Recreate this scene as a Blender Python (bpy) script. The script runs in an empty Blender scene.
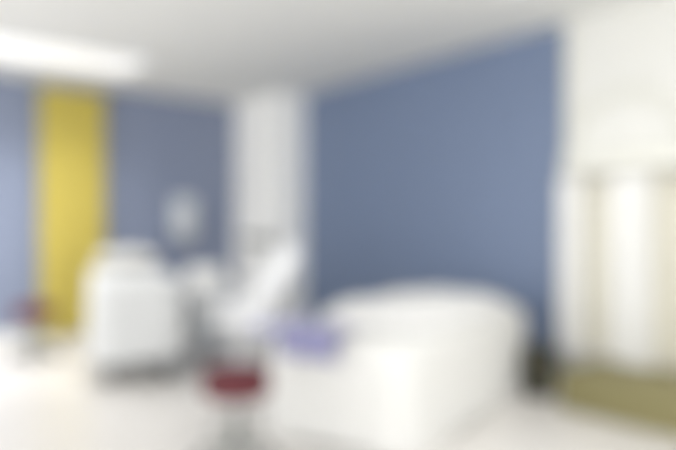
import bpy, bmesh, math, random
from mathutils import Vector, Matrix
random.seed(4)
S = bpy.context.scene
COL = S.collection
PI = math.pi

# ---------------------------------------------------------------- camera
CAMH = 1.23
cam = bpy.data.cameras.new('camera')
camo = bpy.data.objects.new('camera', cam); COL.objects.link(camo)
camo.location = (0, 0, CAMH); camo.rotation_euler = (PI/2, 0, 0)
cam.sensor_width = 36; cam.lens = 650/676*36
cam.clip_start = 0.02; cam.clip_end = 60
# the photograph is out of focus everywhere: focused close to the lens
cam.dof.use_dof = True
cam.dof.focus_distance = 0.20
cam.dof.aperture_fstop = 3.1
S.camera = camo

# ---------------------------------------------------------------- world, exposure
w = bpy.data.worlds.new('world'); S.world = w; w.use_nodes = True
bg = w.node_tree.nodes['Background']
bg.inputs[0].default_value = (1.0, 0.995, 0.985, 1); bg.inputs[1].default_value = 2.5
S.view_settings.view_transform = 'Standard'; S.view_settings.look = 'None'
S.view_settings.exposure = 0.16; S.view_settings.gamma = 1
S.view_settings.use_curve_mapping = False

# ---------------------------------------------------------------- room frame
H = 2.80
CN = Vector((-1.07, 8.72))                    # room corner
A = Vector((-0.788, -0.616)); B = Vector((0.616, -0.788))   # along the left wall / along the right wall
def P(a, b, z=0.0):
    v = CN + A*a + B*b
    return Vector((v.x, v.y, z))
YAW_A = math.atan2(-A.y, -A.x)                # local x runs along the left wall towards the corner
YAW_B = math.atan2(B.y, B.x)                  # local x runs along the right wall towards the viewer

def lamp_area(loc, rz, sx, sy, power, color, parent=None):
    l = bpy.data.lights.new('light', 'AREA'); l.shape = 'RECTANGLE'; l.size = sx; l.size_y = sy
    l.energy = power; l.color = color; l.spread = math.radians(125)   # louvred fittings
    o = bpy.data.objects.new('light', l); COL.objects.link(o)
    o.location = loc; o.rotation_euler = (0, 0, rz)
    if parent: o.parent = parent
    return o
WARM = (1.0, 0.985, 0.96)
# troffers in the ceiling: (a, b, length, width, power) ; the first is seen, the others are added out of view for light
TROFFERS = [(4.35, 1.20, 4.5, 0.80, 68), (1.25, 5.15, 0.6, 0.6, 7), (4.8, 4.9, 1.2, 0.6, 4), (2.6, 7.2, 1.2, 0.6, 4)]

# ---------------------------------------------------------------- materials
def mat(name, col, rough=0.6, metal=0.0, noise=0.0, nscale=8.0, bump=0.0, bscale=60.0, sheen=0.0, emit=None, estr=0.0, spec=None):
    m = bpy.data.materials.new(name); m.use_nodes = True
    nt = m.node_tree; b = nt.nodes['Principled BSDF']
    b.inputs['Roughness'].default_value = rough; b.inputs['Metallic'].default_value = metal
    if spec is not None: b.inputs['Specular IOR Level'].default_value = spec
    if sheen: b.inputs['Sheen Weight'].default_value = sheen
    tc = nt.nodes.new('ShaderNodeTexCoord')
    n = nt.nodes.new('ShaderNodeTexNoise'); n.inputs['Scale'].default_value = nscale; n.inputs['Detail'].default_value = 4
    nt.links.new(tc.outputs['Object'], n.inputs['Vector'])
    r = nt.nodes.new('ShaderNodeValToRGB')
    lo = [max(0, c*(1-noise)) for c in col]; hi = [min(1, c*(1+noise)) for c in col]
    r.color_ramp.elements[0].position = .3; r.color_ramp.elements[1].position = .7
    r.color_ramp.elements[0].color = (*lo, 1); r.color_ramp.elements[1].color = (*hi, 1)
    nt.links.new(n.outputs['Fac'], r.inputs[0]); nt.links.new(r.outputs[0], b.inputs['Base Color'])
    if bump:
        n2 = nt.nodes.new('ShaderNodeTexNoise'); n2.inputs['Scale'].default_value = bscale
        nt.links.new(tc.outputs['Object'], n2.inputs['Vector'])
        bp = nt.nodes.new('ShaderNodeBump'); bp.inputs['Strength'].default_value = bump; bp.inputs['Distance'].default_value = .01
        nt.links.new(n2.outputs['Fac'], bp.inputs['Height']); nt.links.new(bp.outputs[0], b.inputs['Normal'])
    if emit:
        b.inputs['Emission Color'].default_value = (*emit, 1); b.inputs['Emission Strength'].default_value = estr
    return m
def grid_mat(name, col, line, scale, rough, offset=0.0, bw=1.0, rh=1.0, rot=0.0, mortar=.008):
    m = mat(name, col, rough); nt = m.node_tree; b = nt.nodes['Principled BSDF']
    tc = nt.nodes.new('ShaderNodeTexCoord'); mp = nt.nodes.new('ShaderNodeMapping')
    mp.inputs['Rotation'].default_value = (0, 0, rot)
    br = nt.nodes.new('ShaderNodeTexBrick'); br.offset = offset
    br.inputs['Scale'].default_value = scale; br.inputs['Mortar Size'].default_value = mortar
    br.inputs['Brick Width'].default_value = bw; br.inputs['Row Height'].default_value = rh
    br.inputs['Color1'].default_value = (*col, 1); br.inputs['Color2'].default_value = (*[c*.94 for c in col], 1)
    br.inputs['Mortar'].default_value = (*line, 1)
    nt.links.new(tc.outputs['Object'], mp.inputs[0]); nt.links.new(mp.outputs[0], br.inputs['Vector'])
    nt.links.new(br.outputs['Color'], b.inputs['Base Color'])
    return m
M = dict(
    ceiling=mat('ceiling_paint', (.73, .732, .715), .9, noise=.01),
    white_wall=mat('white_paint', (.90, .90, .885), .85, noise=.01, bump=.05),
    front_wall=mat('off_white_paint', (.72, .72, .69), .85, noise=.01, bump=.05),
    blue_wall=mat('blue_paint', (.163, .213, .325), .5, noise=.03, bump=.05),
    blue_left=mat('grey_blue_paint', (.205, .240, .335), .5, noise=.03, bump=.05),
    floor=grid_mat('floor_tile', (.64, .62, .595), (.54, .52, .50), 1.6, .35, rot=-YAW_A),
    base=mat('skirting_paint', (.8, .8, .78), .5),
    yellow=mat('yellow_fabric', (.53, .44, .09), .85, noise=.06, bump=.2, bscale=300, sheen=.2),
    steel=mat('steel', (.55, .56, .56), .3, 1.0, noise=.04),
    grey=mat('grey_metal', (.20, .21, .20), .45, .3, noise=.04),
    greyp=mat('grey_plastic', (.52, .53, .52), .5, noise=.04),
    dark=mat('dark_rubber', (.05, .05, .05), .7),
    linen=mat('white_linen', (.62, .62, .605), .9, noise=.015, bump=.15, bscale=180, sheen=.2),
    linen2=mat('cool_white_linen', (.56, .57, .575), .9, noise=.015, bump=.15, bscale=180, sheen=.2),
    duvet=mat('white_duvet', (.62, .62, .615), .9, noise=.01, bump=.25, bscale=25, sheen=.2),
    pillow=mat('pillow_cotton', (.50, .495, .475), .9, noise=.02, bump=.1),
    vinyl=mat('white_vinyl', (.74, .75, .77), .4, noise=.02),
    plastic=mat('white_plastic', (.80, .81, .82), .35, noise=.01),
    palegrey=mat('pale_grey_plastic', (.60, .63, .66), .4, noise=.01),
    red=mat('red_vinyl', (.095, .020, .026), .6, noise=.08, bump=.08, spec=.25),
    lav=mat('lavender_towel', (.20, .20, .35), .95, noise=.08, bump=.5, bscale=350, sheen=.3),
    lav2=mat('pale_lavender_towel', (.44, .45, .60), .95, noise=.06, bump=.5, bscale=350, sheen=.3),
    olive=grid_mat('olive_wood', (.25, .225, .105), (.15, .13, .07), 1.0, .75, offset=.5, bw=1.6, rh=.12, mortar=.006),
    bin=mat('dark_olive_plastic', (.05, .048, .028), .5),
    cream=mat('cream_fabric', (.70, .68, .59), .9, noise=.03, bump=.2, bscale=200),
    drape=mat('white_drape', (.76, .76, .745), .9, noise=.01, bump=.2, bscale=200, sheen=.2),
    frame=mat('arch_moulding', (.66, .66, .61), .7),
    diff=mat('light_diffuser', (.9, .9, .9), .5, emit=(1, .985, .96), estr=.45),
    glass=mat('lens_glass', (.8, .84, .85), .05, spec=.8),
)

# ---------------------------------------------------------------- mesh helpers
class MB:
    def __init__(s): s.bm = bmesh.new()
    def box(s, c, size, rz=0.0, ry=0.0, bevel=0.0, seg=3):
        t = bmesh.new(); bmesh.ops.create_cube(t, size=1)
        bmesh.ops.scale(t, vec=size, verts=t.verts)
        if bevel: bmesh.ops.bevel(t, geom=t.edges[:], offset=bevel, segments=seg, profile=.5, affect='EDGES')
        t.transform(Matrix.Translation(c) @ Matrix.Rotation(rz, 4, 'Z') @ Matrix.Rotation(ry, 4, 'Y'))
        me = bpy.data.meshes.new('t'); t.to_mesh(me); t.free(); s.bm.from_mesh(me); bpy.data.meshes.remove(me); return s
    def lathe(s, prof, c=(0, 0, 0), n=40, mtx=None):
        rings = []; M0 = Matrix.Translation(c) @ (mtx or Matrix())
        for r, z in prof:
            if r < 1e-6: rings.append([s.bm.verts.new(M0 @ Vector((0, 0, z)))])
            else: rings.append([s.bm.verts.new(M0 @ Vector((r*math.cos(2*PI*k/n), r*math.sin(2*PI*k/n), z))) for k in range(n)])
        for p, q in zip(rings, rings[1:]):
            for k in range(n):
                k2 = (k+1) % n
                if len(p) == 1 and len(q) == 1: continue
                if len(p) == 1: s.bm.faces.new((p[0], q[k], q[k2]))
                elif len(q) == 1: s.bm.faces.new((p[k], q[0], p[k2]))
                else: s.bm.faces.new((p[k], q[k], q[k2], p[k2]))
        return s
    def tube(s, pts, r, n=12):
        pts = [Vector(p) for p in pts]; rings = []
        up = None
        for i, p in enumerate(pts):
            d = (pts[min(i+1, len(pts)-1)] - pts[max(i-1, 0)]).normalized()
            if up is None: up = d.orthogonal().normalized()
            up = (up - d*up.dot(d)).normalized(); sd = d.cross(up)
            rr = r[i] if isinstance(r, (list, tuple)) else r
            rings.append([s.bm.verts.new(p + (up*math.cos(2*PI*k/n) + sd*math.sin(2*PI*k/n))*rr) for k in range(n)])
        for p, q in zip(rings, rings[1:]):
            for k in range(n): s.bm.faces.new((p[k], p[(k+1) % n], q[(k+1) % n], q[k]))
        s.bm.faces.new(rings[0][::-1]); s.bm.faces.new(rings[-1]); return s
    def prism(s, pts, z0, z1):
        lo = [s.bm.verts.new((p[0], p[1], z0)) for p in pts]; hi = [s.bm.verts.new((p[0], p[1], z1)) for p in pts]
        s.bm.faces.new(lo[::-1]); s.bm.faces.new(hi)
        for k in range(len(pts)):
            k2 = (k+1) % len(pts); s.bm.faces.new((lo[k], lo[k2], hi[k2], hi[k]))
        return s
    def sheet(s, fn, nu, nv, thick=0.0):
        """fn(u,v)->(point, normal) for a cloth; closed both sides when thick"""
        g = [[None]*(nv+1) for _ in range(nu+1)]; h = [[None]*(nv+1) for _ in range(nu+1)]
        pt = [[Vector(fn(i/nu, j/nv)) for j in range(nv+1)] for i in range(nu+1)]
        for i in range(nu+1):
            for j in range(nv+1):
                du = pt[min(i+1, nu)][j]-pt[max(i-1, 0)][j]; dv = pt[i][min(j+1, nv)]-pt[i][max(j-1, 0)]
                n = du.cross(dv); n = n.normalized() if n.length > 1e-9 else Vector((0, 0, 1))
                g[i][j] = s.bm.verts.new(pt[i][j] + n*thick/2); h[i][j] = s.bm.verts.new(pt[i][j] - n*thick/2)
        for i in range(nu):
            for j in range(nv):
                s.bm.faces.new((g[i][j], g[i+1][j], g[i+1][j+1], g[i][j+1]))
                s.bm.faces.new((h[i][j], h[i][j+1], h[i+1][j+1], h[i+1][j]))
        for i in range(nu):
            s.bm.faces.new((g[i][0], h[i][0], h[i+1][0], g[i+1][0])); s.bm.faces.new((g[i][nv], g[i+1][nv], h[i+1][nv], h[i][nv]))
        for j in range(nv):
            s.bm.faces.new((g[0][j], g[0][j+1], h[0][j+1], h[0][j])); s.bm.faces.new((g[nu][j], h[nu][j], h[nu][j+1], g[nu][j+1]))
        return s
    def build(s, name, m, parent=None, smooth=True):
        bmesh.ops.recalc_face_normals(s.bm, faces=s.bm.faces)
        me = bpy.data.meshes.new(name); s.bm.to_mesh(me); s.bm.free()
        me.materials.append(m)
        if smooth:
            for p in me.polygons: p.use_smooth = True
            me.set_sharp_from_angle(angle=math.radians(38))
        o = bpy.data.objects.new(name, me); COL.objects.link(o)
        if parent: o.parent = parent
        return o
def tag(o, label, cat, group=None, kind=None):
    o['label'] = label; o['category'] = cat
    if group: o['group'] = group
    if kind: o['kind'] = kind
    return o
def thing(name, loc, rz, label, cat, group=None):
    o = bpy.data.objects.new(name, None); COL.objects.link(o); o.empty_display_size = .1
    o.location = loc; o.rotation_euler = (0, 0, rz)
    return tag(o, label, cat, group)
def struct(name, mb, m):
    o = mb.build(name, m, None, False); o['kind'] = 'structure'; return o
def dup(root, loc, rz, label):
    r = root.copy(); COL.objects.link(r); r.location = loc; r.rotation_euler = (0, 0, rz); r['label'] = label
    for ch in list(root.children):
        c = ch.copy(); COL.objects.link(c); c.parent = r
        for g in list(ch.children):
            d = g.copy(); COL.objects.link(d); d.parent = c
    return r
def px(x, y, Y):                              # a point of the room from its place in the view and its distance
    return Vector(((x-338)/650*Y, Y, CAMH-(y-225)/650*Y))
def xy(v): return (v.x, v.y)

# ================================================================ the room
LA, LB = 6.7, 8.4
def wallbox(name, a0, a1, b0, b1, z0, z1, m):
    return struct(name, MB().prism([xy(P(a0, b0)), xy(P(a1, b0)), xy(P(a1, b1)), xy(P(a0, b1))], z0, z1), m)
wallbox('floor', -.2, LA, -.2, LB, -.12, 0, M['floor'])
wallbox('ceiling', -.2, LA, -.2, LB, H, H+.12, M['ceiling'])
BR = 4.67                                     # the blue paint of the right wall ends here
wallbox('wall_left', -.2, LA, -.2, 0, 0, H, M['blue_left'])
wallbox('wall_right', -.2, 0, 0, BR, 0, H, M['blue_wall'])
wallbox('wall_front_right', -.2, 0.03, BR, LB, 0, H, M['front_wall'])
wallbox('wall_back', 0, .36, 0, 1.10, 0, H, M['white_wall'])      # the white pier that boxes in the corner
wallbox('baseboard_left', .36, LA, 0, .015, 0, .09, M['base'])
wallbox('baseboard_right', 0, .015, 1.10, BR, 0, .09, M['base'])
wallbox('baseboard_front_right', .03, .045, BR, LB, 0, .09, M['base'])
wallbox('trim_1', 0, .045, BR-.025, BR+.045, 0, H, M['frame'])    # corner bead between blue and white
# arched moulding on the white wall
bc = 5.13; hw = .44; spring = 1.74; rise = .44
mb = MB(); path = []
for k in range(33):
    t = PI*k/32; path.append((bc-hw*math.cos(t), spring+rise*math.sin(t)))
path = [(bc-hw, .26)] + [(bc-hw, .26+ (spring-.26)*k/6) for k in range(1, 6)] + path + [(bc+hw, spring-(spring-.26)*k/6) for k in range(1, 7)]
def arch(u, v):
    f = u*(len(path)-1); i = min(int(f), len(path)-2); t = f-i
    b = path[i][0]*(1-t)+path[i+1][0]*t; z = path[i][1]*(1-t)+path[i+1][1]*t
    d = Vector((path[i+1][0]-path[i][0], path[i+1][1]-path[i][1])).normalized(); n = Vector((-d.y, d.x))
    q = P(.040, b+n.x*(v-.5)*.09, z+n.y*(v-.5)*.09); return q
mb.sheet(arch, 80, 4, .024)
struct('trim_2', mb, M['frame'])

# ================================================================ ceiling lights
def troffer(a, b, L, W, power, label, along=True):
    t = thing('ceiling_light', P(a, b, H), YAW_A, label, 'ceiling light', 'recessed ceiling lights')
    f = MB(); e = .035
    for sy in (-1, 1): f.box((0, sy*(W/2-e/2), -.012), (L, e, .022), bevel=.004)
    for sx in (-1, 1): f.box((sx*(L/2-e/2), 0, -.012), (e, W-2*e, .022), bevel=.004)
    f.build('frame', M['plastic'], t)
    MB().box((0, 0, -.008), (L-2*e, W-2*e, .012)).build('diffuser', M['diff'], t)
    lamp_area((0, 0, -.03), 0, L-2*e, W-2*e, power, WARM, t)
    return t
LBL = ['long bright ceiling light panel above the yellow curtain', 'added out-of-view square ceiling light panel close to the blue wall and the white wall',
       'added out-of-view ceiling light panel near the open side of the room, left', 'added out-of-view ceiling light panel nearest the viewer, over the open right side']
for args, l in zip(TROFFERS, LBL): troffer(*args, l)  # all panels after the long one are unseen, added to brighten walls and beds

# ================================================================ yellow curtain on the left wall
def a_at(xpx):                                # distance along the left wall for a column of the view
    Y = 1020.5/(150-.128*xpx); v = Vector(((xpx-338)/650*Y, Y)); return (v-CN).dot(A)
def b_at(xpx):
    Y = 1020.5/(46.1+.275*xpx); v = Vector(((xpx-338)/650*Y, Y)); return (v-CN).dot(B)
def curtain(p0, p1, z0, z1, folds, amp, m, name, parent, nrm, phase=0.0, gather=.0):
    d = (p1-p0); L = d.length; d = d.normalized()
    def fn(u, v):
        s = u; z = z1+(z0-z1)*v
        g = 1-gather*math.sin(PI*min(1, v*1.0))*0.5
        x = (s-.5)*L*g+L/2
        off = amp*(.55+.45*v)*(math.sin(2*PI*folds*u+phase)+.35*math.sin(2*PI*folds*2.3*u+1.3+2*v))
        return (p0.x+d.x*x+nrm.x*off, p0.y+d.y*x+nrm.y*off, z)
    return MB().sheet(fn, int(folds*14), 20, .006).build(name, m, parent)
aL, aR = a_at(37), a_at(101); am = (aL+aR)/2
t = thing('curtain', P(am, .10, 0), YAW_A, 'floor-length mustard yellow curtain hanging on the grey blue left wall', 'curtain')
Lc = abs(aL-aR)
curtain(Vector((-Lc/2, 0, 0)), Vector((Lc/2, 0, 0)), .04, 2.71, 8, .026, M['yellow'], 'fabric', t, Vector((0, 1, 0)))
r = MB().tube([(-Lc/2-.08, 0, 2.735), (Lc/2+.08, 0, 2.735)], .014).build('curtain_rail', M['steel'], t)
for k in range(9):
    MB().lathe([(.018, -.004), (.024, -.004), (.024, .004), (.018, .004), (.018, -.004)], (-Lc/2+Lc*(k+.5)/9, 0, 2.735), 16, Matrix.Rotation(PI/2, 4, 'Y')).build('ring', M['steel'], t)
for sx in (-1, 1):
    MB().box((sx*(Lc/2+.05), .045, 2.735), (.02, .11, .02), bevel=.003).build('bracket', M['steel'], t)

# ================================================================ treatment beds
def rr_point(u, w, l, r):
    """rounded rectangle perimeter w x l, corner radius r, parameter u in 0..1 -> (x,y,nx,ny)"""
    segs = [('s', w-2*r), ('c', PI*r/2), ('s', l-2*r), ('c', PI*r/2)]*2
    tot = sum(q[1] for q in segs); d = (u % 1)*tot
    x, y, ang = -(w/2-r), -l/2, 0.0
    for kind, ln in segs:
        if d <= ln+1e-9:
            if kind == 's':
                return x+math.cos(ang)*d, y+math.sin(ang)*d, math.sin(ang), -math.cos(ang)
            th = d/r
            cx, cy = x-math.sin(ang)*r, y+math.cos(ang)*r
            a2 = ang+th
            return cx+math.sin(a2)*r, cy-math.cos(a2)*r, math.sin(a2), -math.cos(a2)
        if kind == 's': x += math.cos(ang)*ln; y += math.sin(ang)*ln
        else:
            cx, cy = x-math.sin(ang)*r, y+math.cos(ang)*r; ang += PI/2
            x, y = cx+math.sin(ang)*r, cy-math.cos(ang)*r
        d -= ln
    return x, y, math.sin(ang), -math.cos(ang)
def drape_bm(w, l, top, hem, folds, amp, r=.10, soft=.05, seed=0):
    rnd = random.Random(seed); ph = [rnd.uniform(0, 6.28) for _ in range(4)]
    mb = MB(); bm = mb.bm; N = 220; rings = []
    for sc in (.15, .4, .65, .82, .92):
        ring = []
        for k in range(N):
            x, y, nx, ny = rr_point(k/N, w-2*soft, l-2*soft, r)
            X, Y = x*sc, y*sc
            z = top+.006*math.sin(9*X+ph[0])*math.cos(7*Y+ph[1])
            ring.append(bm.verts.new((X, Y, z)))
        rings.append(ring)
    for j in range(6):
        a = PI/2*j/5; ring = []
        for k in range(N):
            x, y, nx, ny = rr_point(k/N, w-2*soft, l-2*soft, r)
            ring.append(bm.verts.new((x+nx*soft*math.sin(a), y+ny*soft*math.sin(a), top-soft+soft*math.cos(a))))
        rings.append(ring)
    K = 16
    for j in range(1, K+1):
        v = j/K; ring = []
        for k in range(N):
            u = k/N
            x, y, nx, ny = rr_point(u, w, l, r+.02)
            f = amp*v**.8*(1+math.sin(2*PI*folds*u+ph[2]+.6*math.sin(2*PI*3*u))+.4*math.sin(2*PI*round(folds*1.7)*u+ph[3]))
            z = top-soft+(hem-top+soft)*v + .012*v*math.sin(2*PI*5*u+ph[1])*(1 if j > K-3 else .5)
            ring.append(bm.verts.new((x+nx*f, y+ny*f, z)))
        rings.append(ring)
    c = bm.verts.new((0, 0, top))
    for k in range(N): bm.faces.new((c, rings[0][k], rings[0][(k+1) % N]))
    for p, q in zip(rings, rings[1:]):
        for k in range(N): bm.faces.new((p[k], q[k], q[(k+1) % N], p[(k+1) % N]))
    return mb
def pillow_bm(w, l, h, e=2.6):
    mb = MB(); bm = mb.bm; n = 28
    def pt(i, j, s):
        u = 2*i/n-1; v = 2*j/n-1
        t = max(0, (1-abs(u)**e)*(1-abs(v)**e))**.42
        k = 1-.05*(1-abs(v)**2)*abs(u)**3; k2 = 1-.05*(1-abs(u)**2)*abs(v)**3
        return (u*w/2*k, v*l/2*k2, h/2+s*h/2*t*(1+.04*math.sin(7*u+3*v)))
    g = [[[None]*(n+1) for _ in range(n+1)] for s in (0, 1)]
    for i in range(n+1):
        for j in range(n+1):
            g[0][i][j] = bm.verts.new(pt(i, j, 1))
            g[1][i][j] = g[0][i][j] if i in (0, n) or j in (0, n) else bm.verts.new(pt(i, j, -1))
    for s in (0, 1):
        for i in range(n):
            for j in range(n):
                q = (g[s][i][j], g[s][i+1][j], g[s][i+1][j+1], g[s][i][j+1])
                bm.faces.new(q if s == 0 else q[::-1])
    return mb
def couch(loc, rz, w, l, top, label):
    """treatment table: local y runs to the head end"""
    t = thing('treatment_table', loc, rz, label, 'treatment table', 'white-draped treatment tables')
    MB().box((0, 0, top-.05), (w-.04, l-.04, .10), bevel=.045).build('mattress', M['vinyl'], t)
    MB().box((0, 0, top-.135), (w-.12, l-.12, .06), bevel=.01).build('frame', M['greyp'], t)
    for sx in (-1, 1):
        for sy in (-1, 1):
            lg = MB().box((sx*(w/2-.12), sy*(l/2-.14), (top-.165+.06)/2+.0), (.05, .05, top-.165-.06), bevel=.006).build('leg', M['grey'], t)
            MB().lathe([(0, 0), (.03, 0), (.034, .015), (.034, .05), (.02, .062), (0, .062)], (sx*(w/2-.12), sy*(l/2-.14), 0), 20).build('foot', M['dark'], lg)
    MB().box((0, 0, .17), (w-.26, l-.3, .04), bevel=.006).build('lower_shelf', M['greyp'], t)
    return t

# --- right bed: foot end near the viewer's left, head end at the blue wall
d = Vector((.545, .84)); n_ = Vector((-.84, .545))
farR = Vector((1.58, 5.14)); Wd, Ln, T1 = 1.06, 2.22, .60
cen = farR + n_*(Wd/2) - d*(Ln/2)
rzR = math.atan2(d.y, d.x)-PI/2
bedR = couch((cen.x, cen.y, 0), rzR, Wd-.18, Ln-.18, T1-.008, 'large treatment table fully draped in white beside the blue wall')
o = drape_bm(Wd-.07, Ln-.07, T1, .012, 30, .010, r=.16, soft=.07, seed=2).build('bed_sheet', M['linen'])
o.location = (cen.x, cen.y, 0); o.rotation_euler = (0, 0, rzR)
tag(o, 'long white sheet hanging to the floor over the table by the blue wall', 'sheet')
# duvet on its far two thirds
def duvet_bm(w, l, h):
    mb = MB(); bm = mb.bm; nu, nv = 44, 56
    top = []; bot = []
    for i in range(nu+1):
        a = []; b = []
        for j in range(nv+1):
            u = 2*i/nu-1; v = 2*j/nv-1
            e = max(0, (1-abs(u)**3.2)*(1-(abs(v)**(2.6 if v > 0 else 5))))**.55
            q = .012*math.sin(u*PI*2.0)*math.sin(v*PI*3.0)+.006*math.sin(11*u+5*v)
            x, y = u*w/2*(1-.20*abs(v)**6), v*l/2*(1-.12*abs(u)**5)
            over = max(0, abs(u)-.88)/.12
            a.append(bm.verts.new((x, y, .004+(h+q)*e))); b.append(bm.verts.new((x*.995, y*.995, 0)) if 0 < i < nu and 0 < j < nv else a[-1])
        top.append(a); bot.append(b)
    for i in range(nu):
        for j in range(nv):
            bm.faces.new((top[i][j], top[i+1][j], top[i+1][j+1], top[i][j+1]))
            bm.faces.new((bot[i][j], bot[i][j+1], bot[i+1][j+1], bot[i+1][j]))
    return mb
dc = cen + d*.14
o = duvet_bm(Wd-.14, 1.74, .125).build('duvet', M['duvet']); o.location = (dc.x, dc.y, T1+.012); o.rotation_euler = (0, 0, rzR)
tag(o, 'plump white duvet spread over the draped table beside the blue wall', 'duvet')
# two towels laid over the foot-left corner of that bed
def bed_pt(lx, ly, z):                        # local of the right bed -> world
    q = cen + Vector((math.cos(rzR)*lx-math.sin(rzR)*ly, math.sin(rzR)*lx+math.cos(rzR)*ly)); return Vector((q.x, q.y, z))
def over_edge(lx0, lx1, run_top, drop, amp, thick, zoff, skew=0.0, seed=0):
    """a towel lying on the table top and hanging over its foot end (local)"""
    edge = -Ln/2
    rnd = random.Random(seed); p1, p2 = rnd.uniform(0, 6), rnd.uniform(0, 6)
    tot = run_top+drop
    def fn(u, v):
        s = v*tot; x = lx0+(lx1-lx0)*u+skew*(v-.5)
        wob = amp*(1+math.sin(u*11+p1+2*v))
        R = .045; bend = run_top
        if s < bend: y = edge+.02+(bend-s); z = T1+zoff+wob*.9
        else:
            q = s-bend; a = min(q/R, PI/2)
            y = edge+.02-R*math.sin(a)-wob*.6*min(1, q*8); z = T1+zoff+wob*.9*max(0, 1-q*8)-R*(1-math.cos(a))-max(0, q-R*PI/2)
        return (x, y, z)
    return MB().sheet(fn, 36, 40, thick)
for args, m, lab in (
    ((-.31, .08, .22, .16, .012, .022, .030, .05, 1), 'lav', 'lavender blue towel hanging over the foot of the draped table, the darker one'),
    ((-.50, -.35, .34, .06, .012, .020, .030, -.03, 5), 'lav2', 'pale lavender towel at the left corner of the draped table foot')):
    tt = over_edge(*args).build('towel', M[m]); tt.location = (cen.x, cen.y, 0); tt.rotation_euler = (0, 0, rzR)
    tag(tt, lab, 'towel', 'towels on the draped table')

# --- left bed: near end faces the viewer, head end at the left wall
d2 = Vector((-.37, .929)); n2 = Vector((.929, .37))
nearc = Vector((-1.53, 5.02)); W2, L2, T2 = .74, 1.90, .79
cen2 = nearc + d2*(L2/2); rz2 = math.atan2(d2.y, d2.x)-PI/2
couch((cen2.x, cen2.y, 0), rz2, W2-.08, L2-.08, T2-.008, 'treatment table under a short white sheet in front of the yellow curtain')
o = drape_bm(W2-.05, L2-.05, T2, .17, 22, .010, seed=5).build('bed_sheet', M['linen2'])
o.location = (cen2.x, cen2.y, 0); o.rotation_euler = (0, 0, rz2)
tag(o, 'shorter white sheet over the left table, grey legs showing below its hem', 'sheet')
pc = cen2 + d2*.60
o = pillow_bm(.58, .40, .19).build('pillow', M['pillow']); o.location = (pc.x, pc.y, T2+.010); o.rotation_euler = (0, 0, rz2)
tag(o, 'off-white pillow at the head of the left treatment table', 'pillow')

# ================================================================ red stools
def stool(loc, rz, label):
    t = thing('stool', loc, rz, label, 'stool', 'red round swivel stools')
    hs = .46
    MB().lathe([(0, hs-.095), (.146, hs-.095), (.164, hs-.085), (.172, hs-.06), (.172, hs+.005), (.162, hs+.030), (.13, hs+.042), (0, hs+.048)], n=56).build('seat', M['red'], t)
    MB().lathe([(0, hs-.118), (.11, hs-.118), (.13, hs-.108), (.13, hs-.096), (0, hs-.096)], n=40).build('seat_plate', M['steel'], t)
    MB().lathe([(0, .10), (.028, .10), (.028, .22), (.019, .222), (.019, hs-.117), (0, hs-.117)], n=28).build('gas_lift', M['grey'], t)
    MB().lathe([(0, .075), (.04, .075), (.044, .10), (.034, .125), (0, .125)], n=28).build('hub', M['grey'], t)
    MB().tube([(.125*math.cos(2*PI*k/40), .125*math.sin(2*PI*k/40), .20) for k in range(41)], .010, 10).build('foot_ring', M['grey'], t)
    for k in range(5):
        a = 2*PI*k/5+.3; c, s = math.cos(a), math.sin(a)
        lg = MB().tube([(c*.03, s*.03, .10), (c*.12, s*.12, .092), (c*.20, s*.20, .068)], [.022, .018, .014]).build('leg', M['grey'], t)
        MB().lathe([(0, -.012), (.024, -.012), (.026, 0), (.024, .012), (0, .012)], (c*.20, s*.20, .0275), 20, Matrix.Rotation(a+PI/2, 4, 'Z') @ Matrix.Rotation(PI/2, 4, 'Y')).build('caster', M['dark'], lg)
        MB().tube([(c*.20, s*.20, .045), (c*.20, s*.20, .072)], .006, 8).build('caster_stem', M['steel'], lg)
    return t
q = px(236.5, 380, 3.30)
st = stool((q.x, q.y, 0), .2, 'dark red round stool in front of the large draped table, nearest the viewer')
q = px(34, 313, 5.95)
dup(st, (q.x, q.y, 0), 1.0, 'dark red round stool standing far left in front of the yellow curtain')

# ================================================================ trolley beside the left bed
q = px(205, 280, 6.15)
t = thing('trolley', (q.x, q.y, 0), .35, 'grey drawer trolley with a white top beside the left treatment table', 'trolley')
MB().box((0, 0, .37), (.34, .38, .46), bevel=.008).build('body', M['greyp'], t, True)
tp = MB().box((0, 0, .635), (.46, .44, .07), bevel=.012)
for sx, sy, lx, ly in ((0, -1, .46, .014), (0, 1, .46, .014), (-1, 0, .014, .44), (1, 0, .014, .44)):
    tp.box((sx*.223, sy*.213, .68), (lx, ly, .03), bevel=.004)
tp.build('top', M['plastic'], t)
for k in range(3):
    dr = MB().box((0, -.196, .215+.145*k), (.31, .016, .128), bevel=.005).build('drawer', M['plastic' if k == 2 else 'palegrey'], t)
    MB().tube([(-.07, -.202, .235+.145*k), (-.07, -.225, .235+.145*k), (.07, -.225, .235+.145*k), (.07, -.202, .235+.145*k)], .006, 8).build('handle', M['steel'], dr)
for sx in (-1, 1):
    for sy in (-1, 1):
        pp = MB().tube([(sx*.13, sy*.15, .045), (sx*.13, sy*.15, .142)], .010, 10).build('leg', M['steel'], t)
        MB().lathe([(0, -.012), (.033, -.012), (.035, 0), (.033, .012), (0, .012)], (sx*.13, sy*.15, .035), 20, Matrix.Rotation(PI/2, 4, 'Y')).build('caster', M['dark'], pp)
o = MB().box((0, 0, .045), (.34, .30, .085), bevel=.03, seg=5).box((0, 0, .125), (.32, .28, .075), bevel=.028, seg=5).build('folded_towel', M['drape'])
o.location = (q.x, q.y, .6715); o.rotation_euler = (0, 0, .35)
tag(o, 'thick folded white towel lying on the grey trolley', 'towel')

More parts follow.
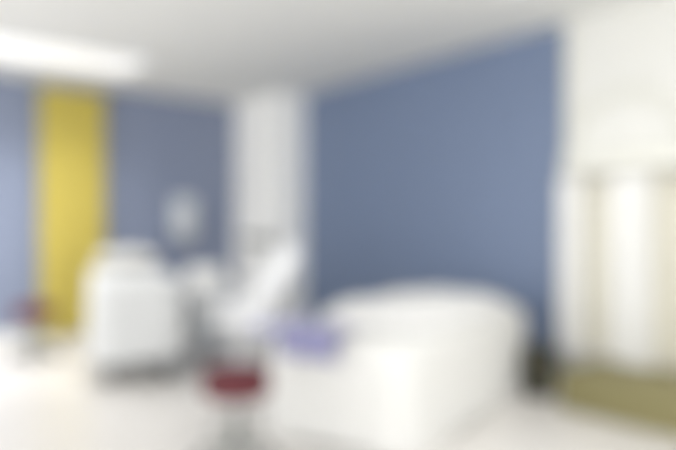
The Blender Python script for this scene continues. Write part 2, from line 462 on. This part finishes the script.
# ================================================================ dispenser on the left wall
aD = a_at(181)
t = thing('towel_dispenser', P(aD, 0, 1.10), YAW_A, 'pale grey towel dispenser on the dark end of the left wall', 'dispenser')
MB().box((0, -.075, .24), (.27, .14, .46), bevel=.035, seg=5).build('body', M['palegrey'], t)
MB().box((0, -.149, .14), (.17, .012, .05), bevel=.004).build('slot', M['greyp'], t)
MB().sheet(lambda u, v: (-.09+.18*u, -.125+.004*math.sin(9*u), .02-.07*v), 12, 6, .003).build('paper', M['linen'], t)

# ================================================================ reclining chair behind the large bed
Yc = 5.50
q = px(240, 300, Yc)
t = thing('treatment_chair', (q.x, q.y, 0), 0, 'white reclining treatment chair with tilted back in front of the white pier', 'chair')
def pad(x0, z0, x1, z1, th, wd, name, m='vinyl', bev=.04):
    dx, dz = x1-x0, z1-z0; L = math.hypot(dx, dz); a = math.atan2(dz, dx)
    return MB().box(((x0+x1)/2, 0, (z0+z1)/2), (L, wd, th), ry=-a, bevel=bev, seg=5).build(name, M[m], t)
pad(-.17, .46, .14, .44, .12, .52, 'seat')
bk = pad(.10, .43, .46, 1.03, .20, .52, 'backrest')
hr = MB().box((.455, 0, 1.02), (.16, .34, .10), ry=-1.03, bevel=.035, seg=5).build('headrest', M['vinyl'], bk)
for sy in (-1, 1):
    ar = MB().tube([(-.10, sy*.265, .44), (-.10, sy*.285, .56), (.12, sy*.285, .58)], .014, 10).build('armrest_frame', M['plastic'], t)
    MB().box((.02, sy*.285, .595), (.24, .06, .035), bevel=.014).build('arm_pad', M['vinyl'], ar)
MB().lathe([(0, .03), (.04, .03), (.04, .30), (.055, .31), (.055, .385), (0, .385)], (.0, 0, 0), 28).build('pedestal', M['plastic'], t)
MB().lathe([(0, 0), (.19, 0), (.20, .01), (.18, .025), (.06, .045), (0, .045)], (.0, 0, 0), 48).build('base', M['plastic'], t)

# ================================================================ magnifier lamp on a stand
Yl = 6.75
q = px(262, 241, Yl)
t = thing('magnifier_lamp', (q.x+.10, Yl, 0), 0, 'slim grey magnifier lamp on a stand behind the white reclining chair', 'lamp')
hz = q.z
MB().lathe([(0, 0), (.16, 0), (.165, .012), (.14, .03), (.03, .045), (0, .045)], n=40).build('base', M['greyp'], t)
MB().tube([(0, 0, .04), (0, 0, .98)], .012, 14).build('pole', M['greyp'], t)
MB().tube([(0, 0, .97), (.03, 0, hz+.02), (.02, -.02, hz+.07), (-.06, -.04, hz+.055), (-.14, -.05, hz+.03)], .010, 12).build('arm', M['greyp'], t)
hd = MB().lathe([(.085, -.03), (.15, -.03), (.18, -.01), (.18, .03), (.15, .045), (.085, .045), (.085, -.03)], (-.13, -.05, hz), 44, Matrix.Rotation(.15, 4, 'Y')).build('lamp_head', M['grey'], t)
MB().lathe([(0, -.006), (.084, 0), (.084, .006), (0, .012)], (-.13, -.05, hz), 36, Matrix.Rotation(.15, 4, 'Y')).build('lens', M['glass'], hd)

# ================================================================ white wall: pelmet and hangings
AW = .03
bP0, bP1 = b_at(575), b_at(676)+.35
# cream backing curtain from the pelmet
bm_ = (bP0+bP1)/2; Lp = bP1-bP0
t = thing('pelmet', P(AW, bm_, 0), YAW_B, 'cream pelmet rail across the white wall under the arched moulding', 'pelmet')
MB().box((0, -.09, 1.68), (Lp, .17, .15), bevel=.008).build('box', M['frame'], t)
MB().tube([(-Lp/2+.02, -.10, 1.595), (Lp/2-.02, -.10, 1.595)], .010, 10).build('rail', M['steel'], t)
t = thing('curtain', P(AW, bm_, 0), YAW_B, 'wide cream backing curtain hanging close to the white wall', 'curtain')
curtain(Vector((-Lp/2+.03, -.05, 0)), Vector((Lp/2-.03, -.05, 0)), .27, 1.60, 16, .012, M['cream'], 'fabric', t, Vector((0, 1, 0)))
for x0, x1, lab in ((568, 593, 'narrow white curtain panel beside the edge of the blue wall'), (619, 661, 'wider white curtain panel at the right of the cream curtain'), (700, 730, 'white curtain panel out of the picture to the right')):
    b0, b1 = b_at(x0), b_at(x1)
    t = thing('curtain', P(AW, (b0+b1)/2, 0), YAW_B, lab, 'curtain', 'white curtain panels on the cream pelmet')
    l = b1-b0
    curtain(Vector((-l/2, -.125, 0)), Vector((l/2, -.125, 0)), .262, 1.59, 5, .018, M['drape'], 'fabric', t, Vector((0, 1, 0)), .5)

# ================================================================ low olive platform and dark bin
fl = Vector((1.42, 4.62)); pa = (fl-CN).dot(A)+.13; pb = (fl-CN).dot(B)+.22
LP = 2.3
t = thing('platform', P((pa+.05)/2, pb+LP/2, 0), YAW_B, 'low olive brown wooden platform along the foot of the white wall', 'platform')
dp = pa-.05
MB().box((0, 0, .2325), (LP, dp, .035), bevel=.006).build('deck', M['olive'], t)
MB().box((0, 0, .108), (LP-.04, dp-.04, .212), bevel=.004).build('base', M['olive'], t)
q = px(539, 388, 4.72)
t = thing('waste_bin', (q.x, q.y, 0), 0, 'small dark olive waste bin between the draped table and the olive platform', 'bin')
MB().lathe([(0, 0), (.092, 0), (.097, .006), (.122, .325), (.118, .328), (.091, .012), (0, .012)], n=44).build('body', M['bin'], t)
MB().lathe([(.115, .320), (.127, .320), (.129, .330), (.126, .342), (.116, .342), (.115, .320)], n=44).build('rim', M['bin'], t)
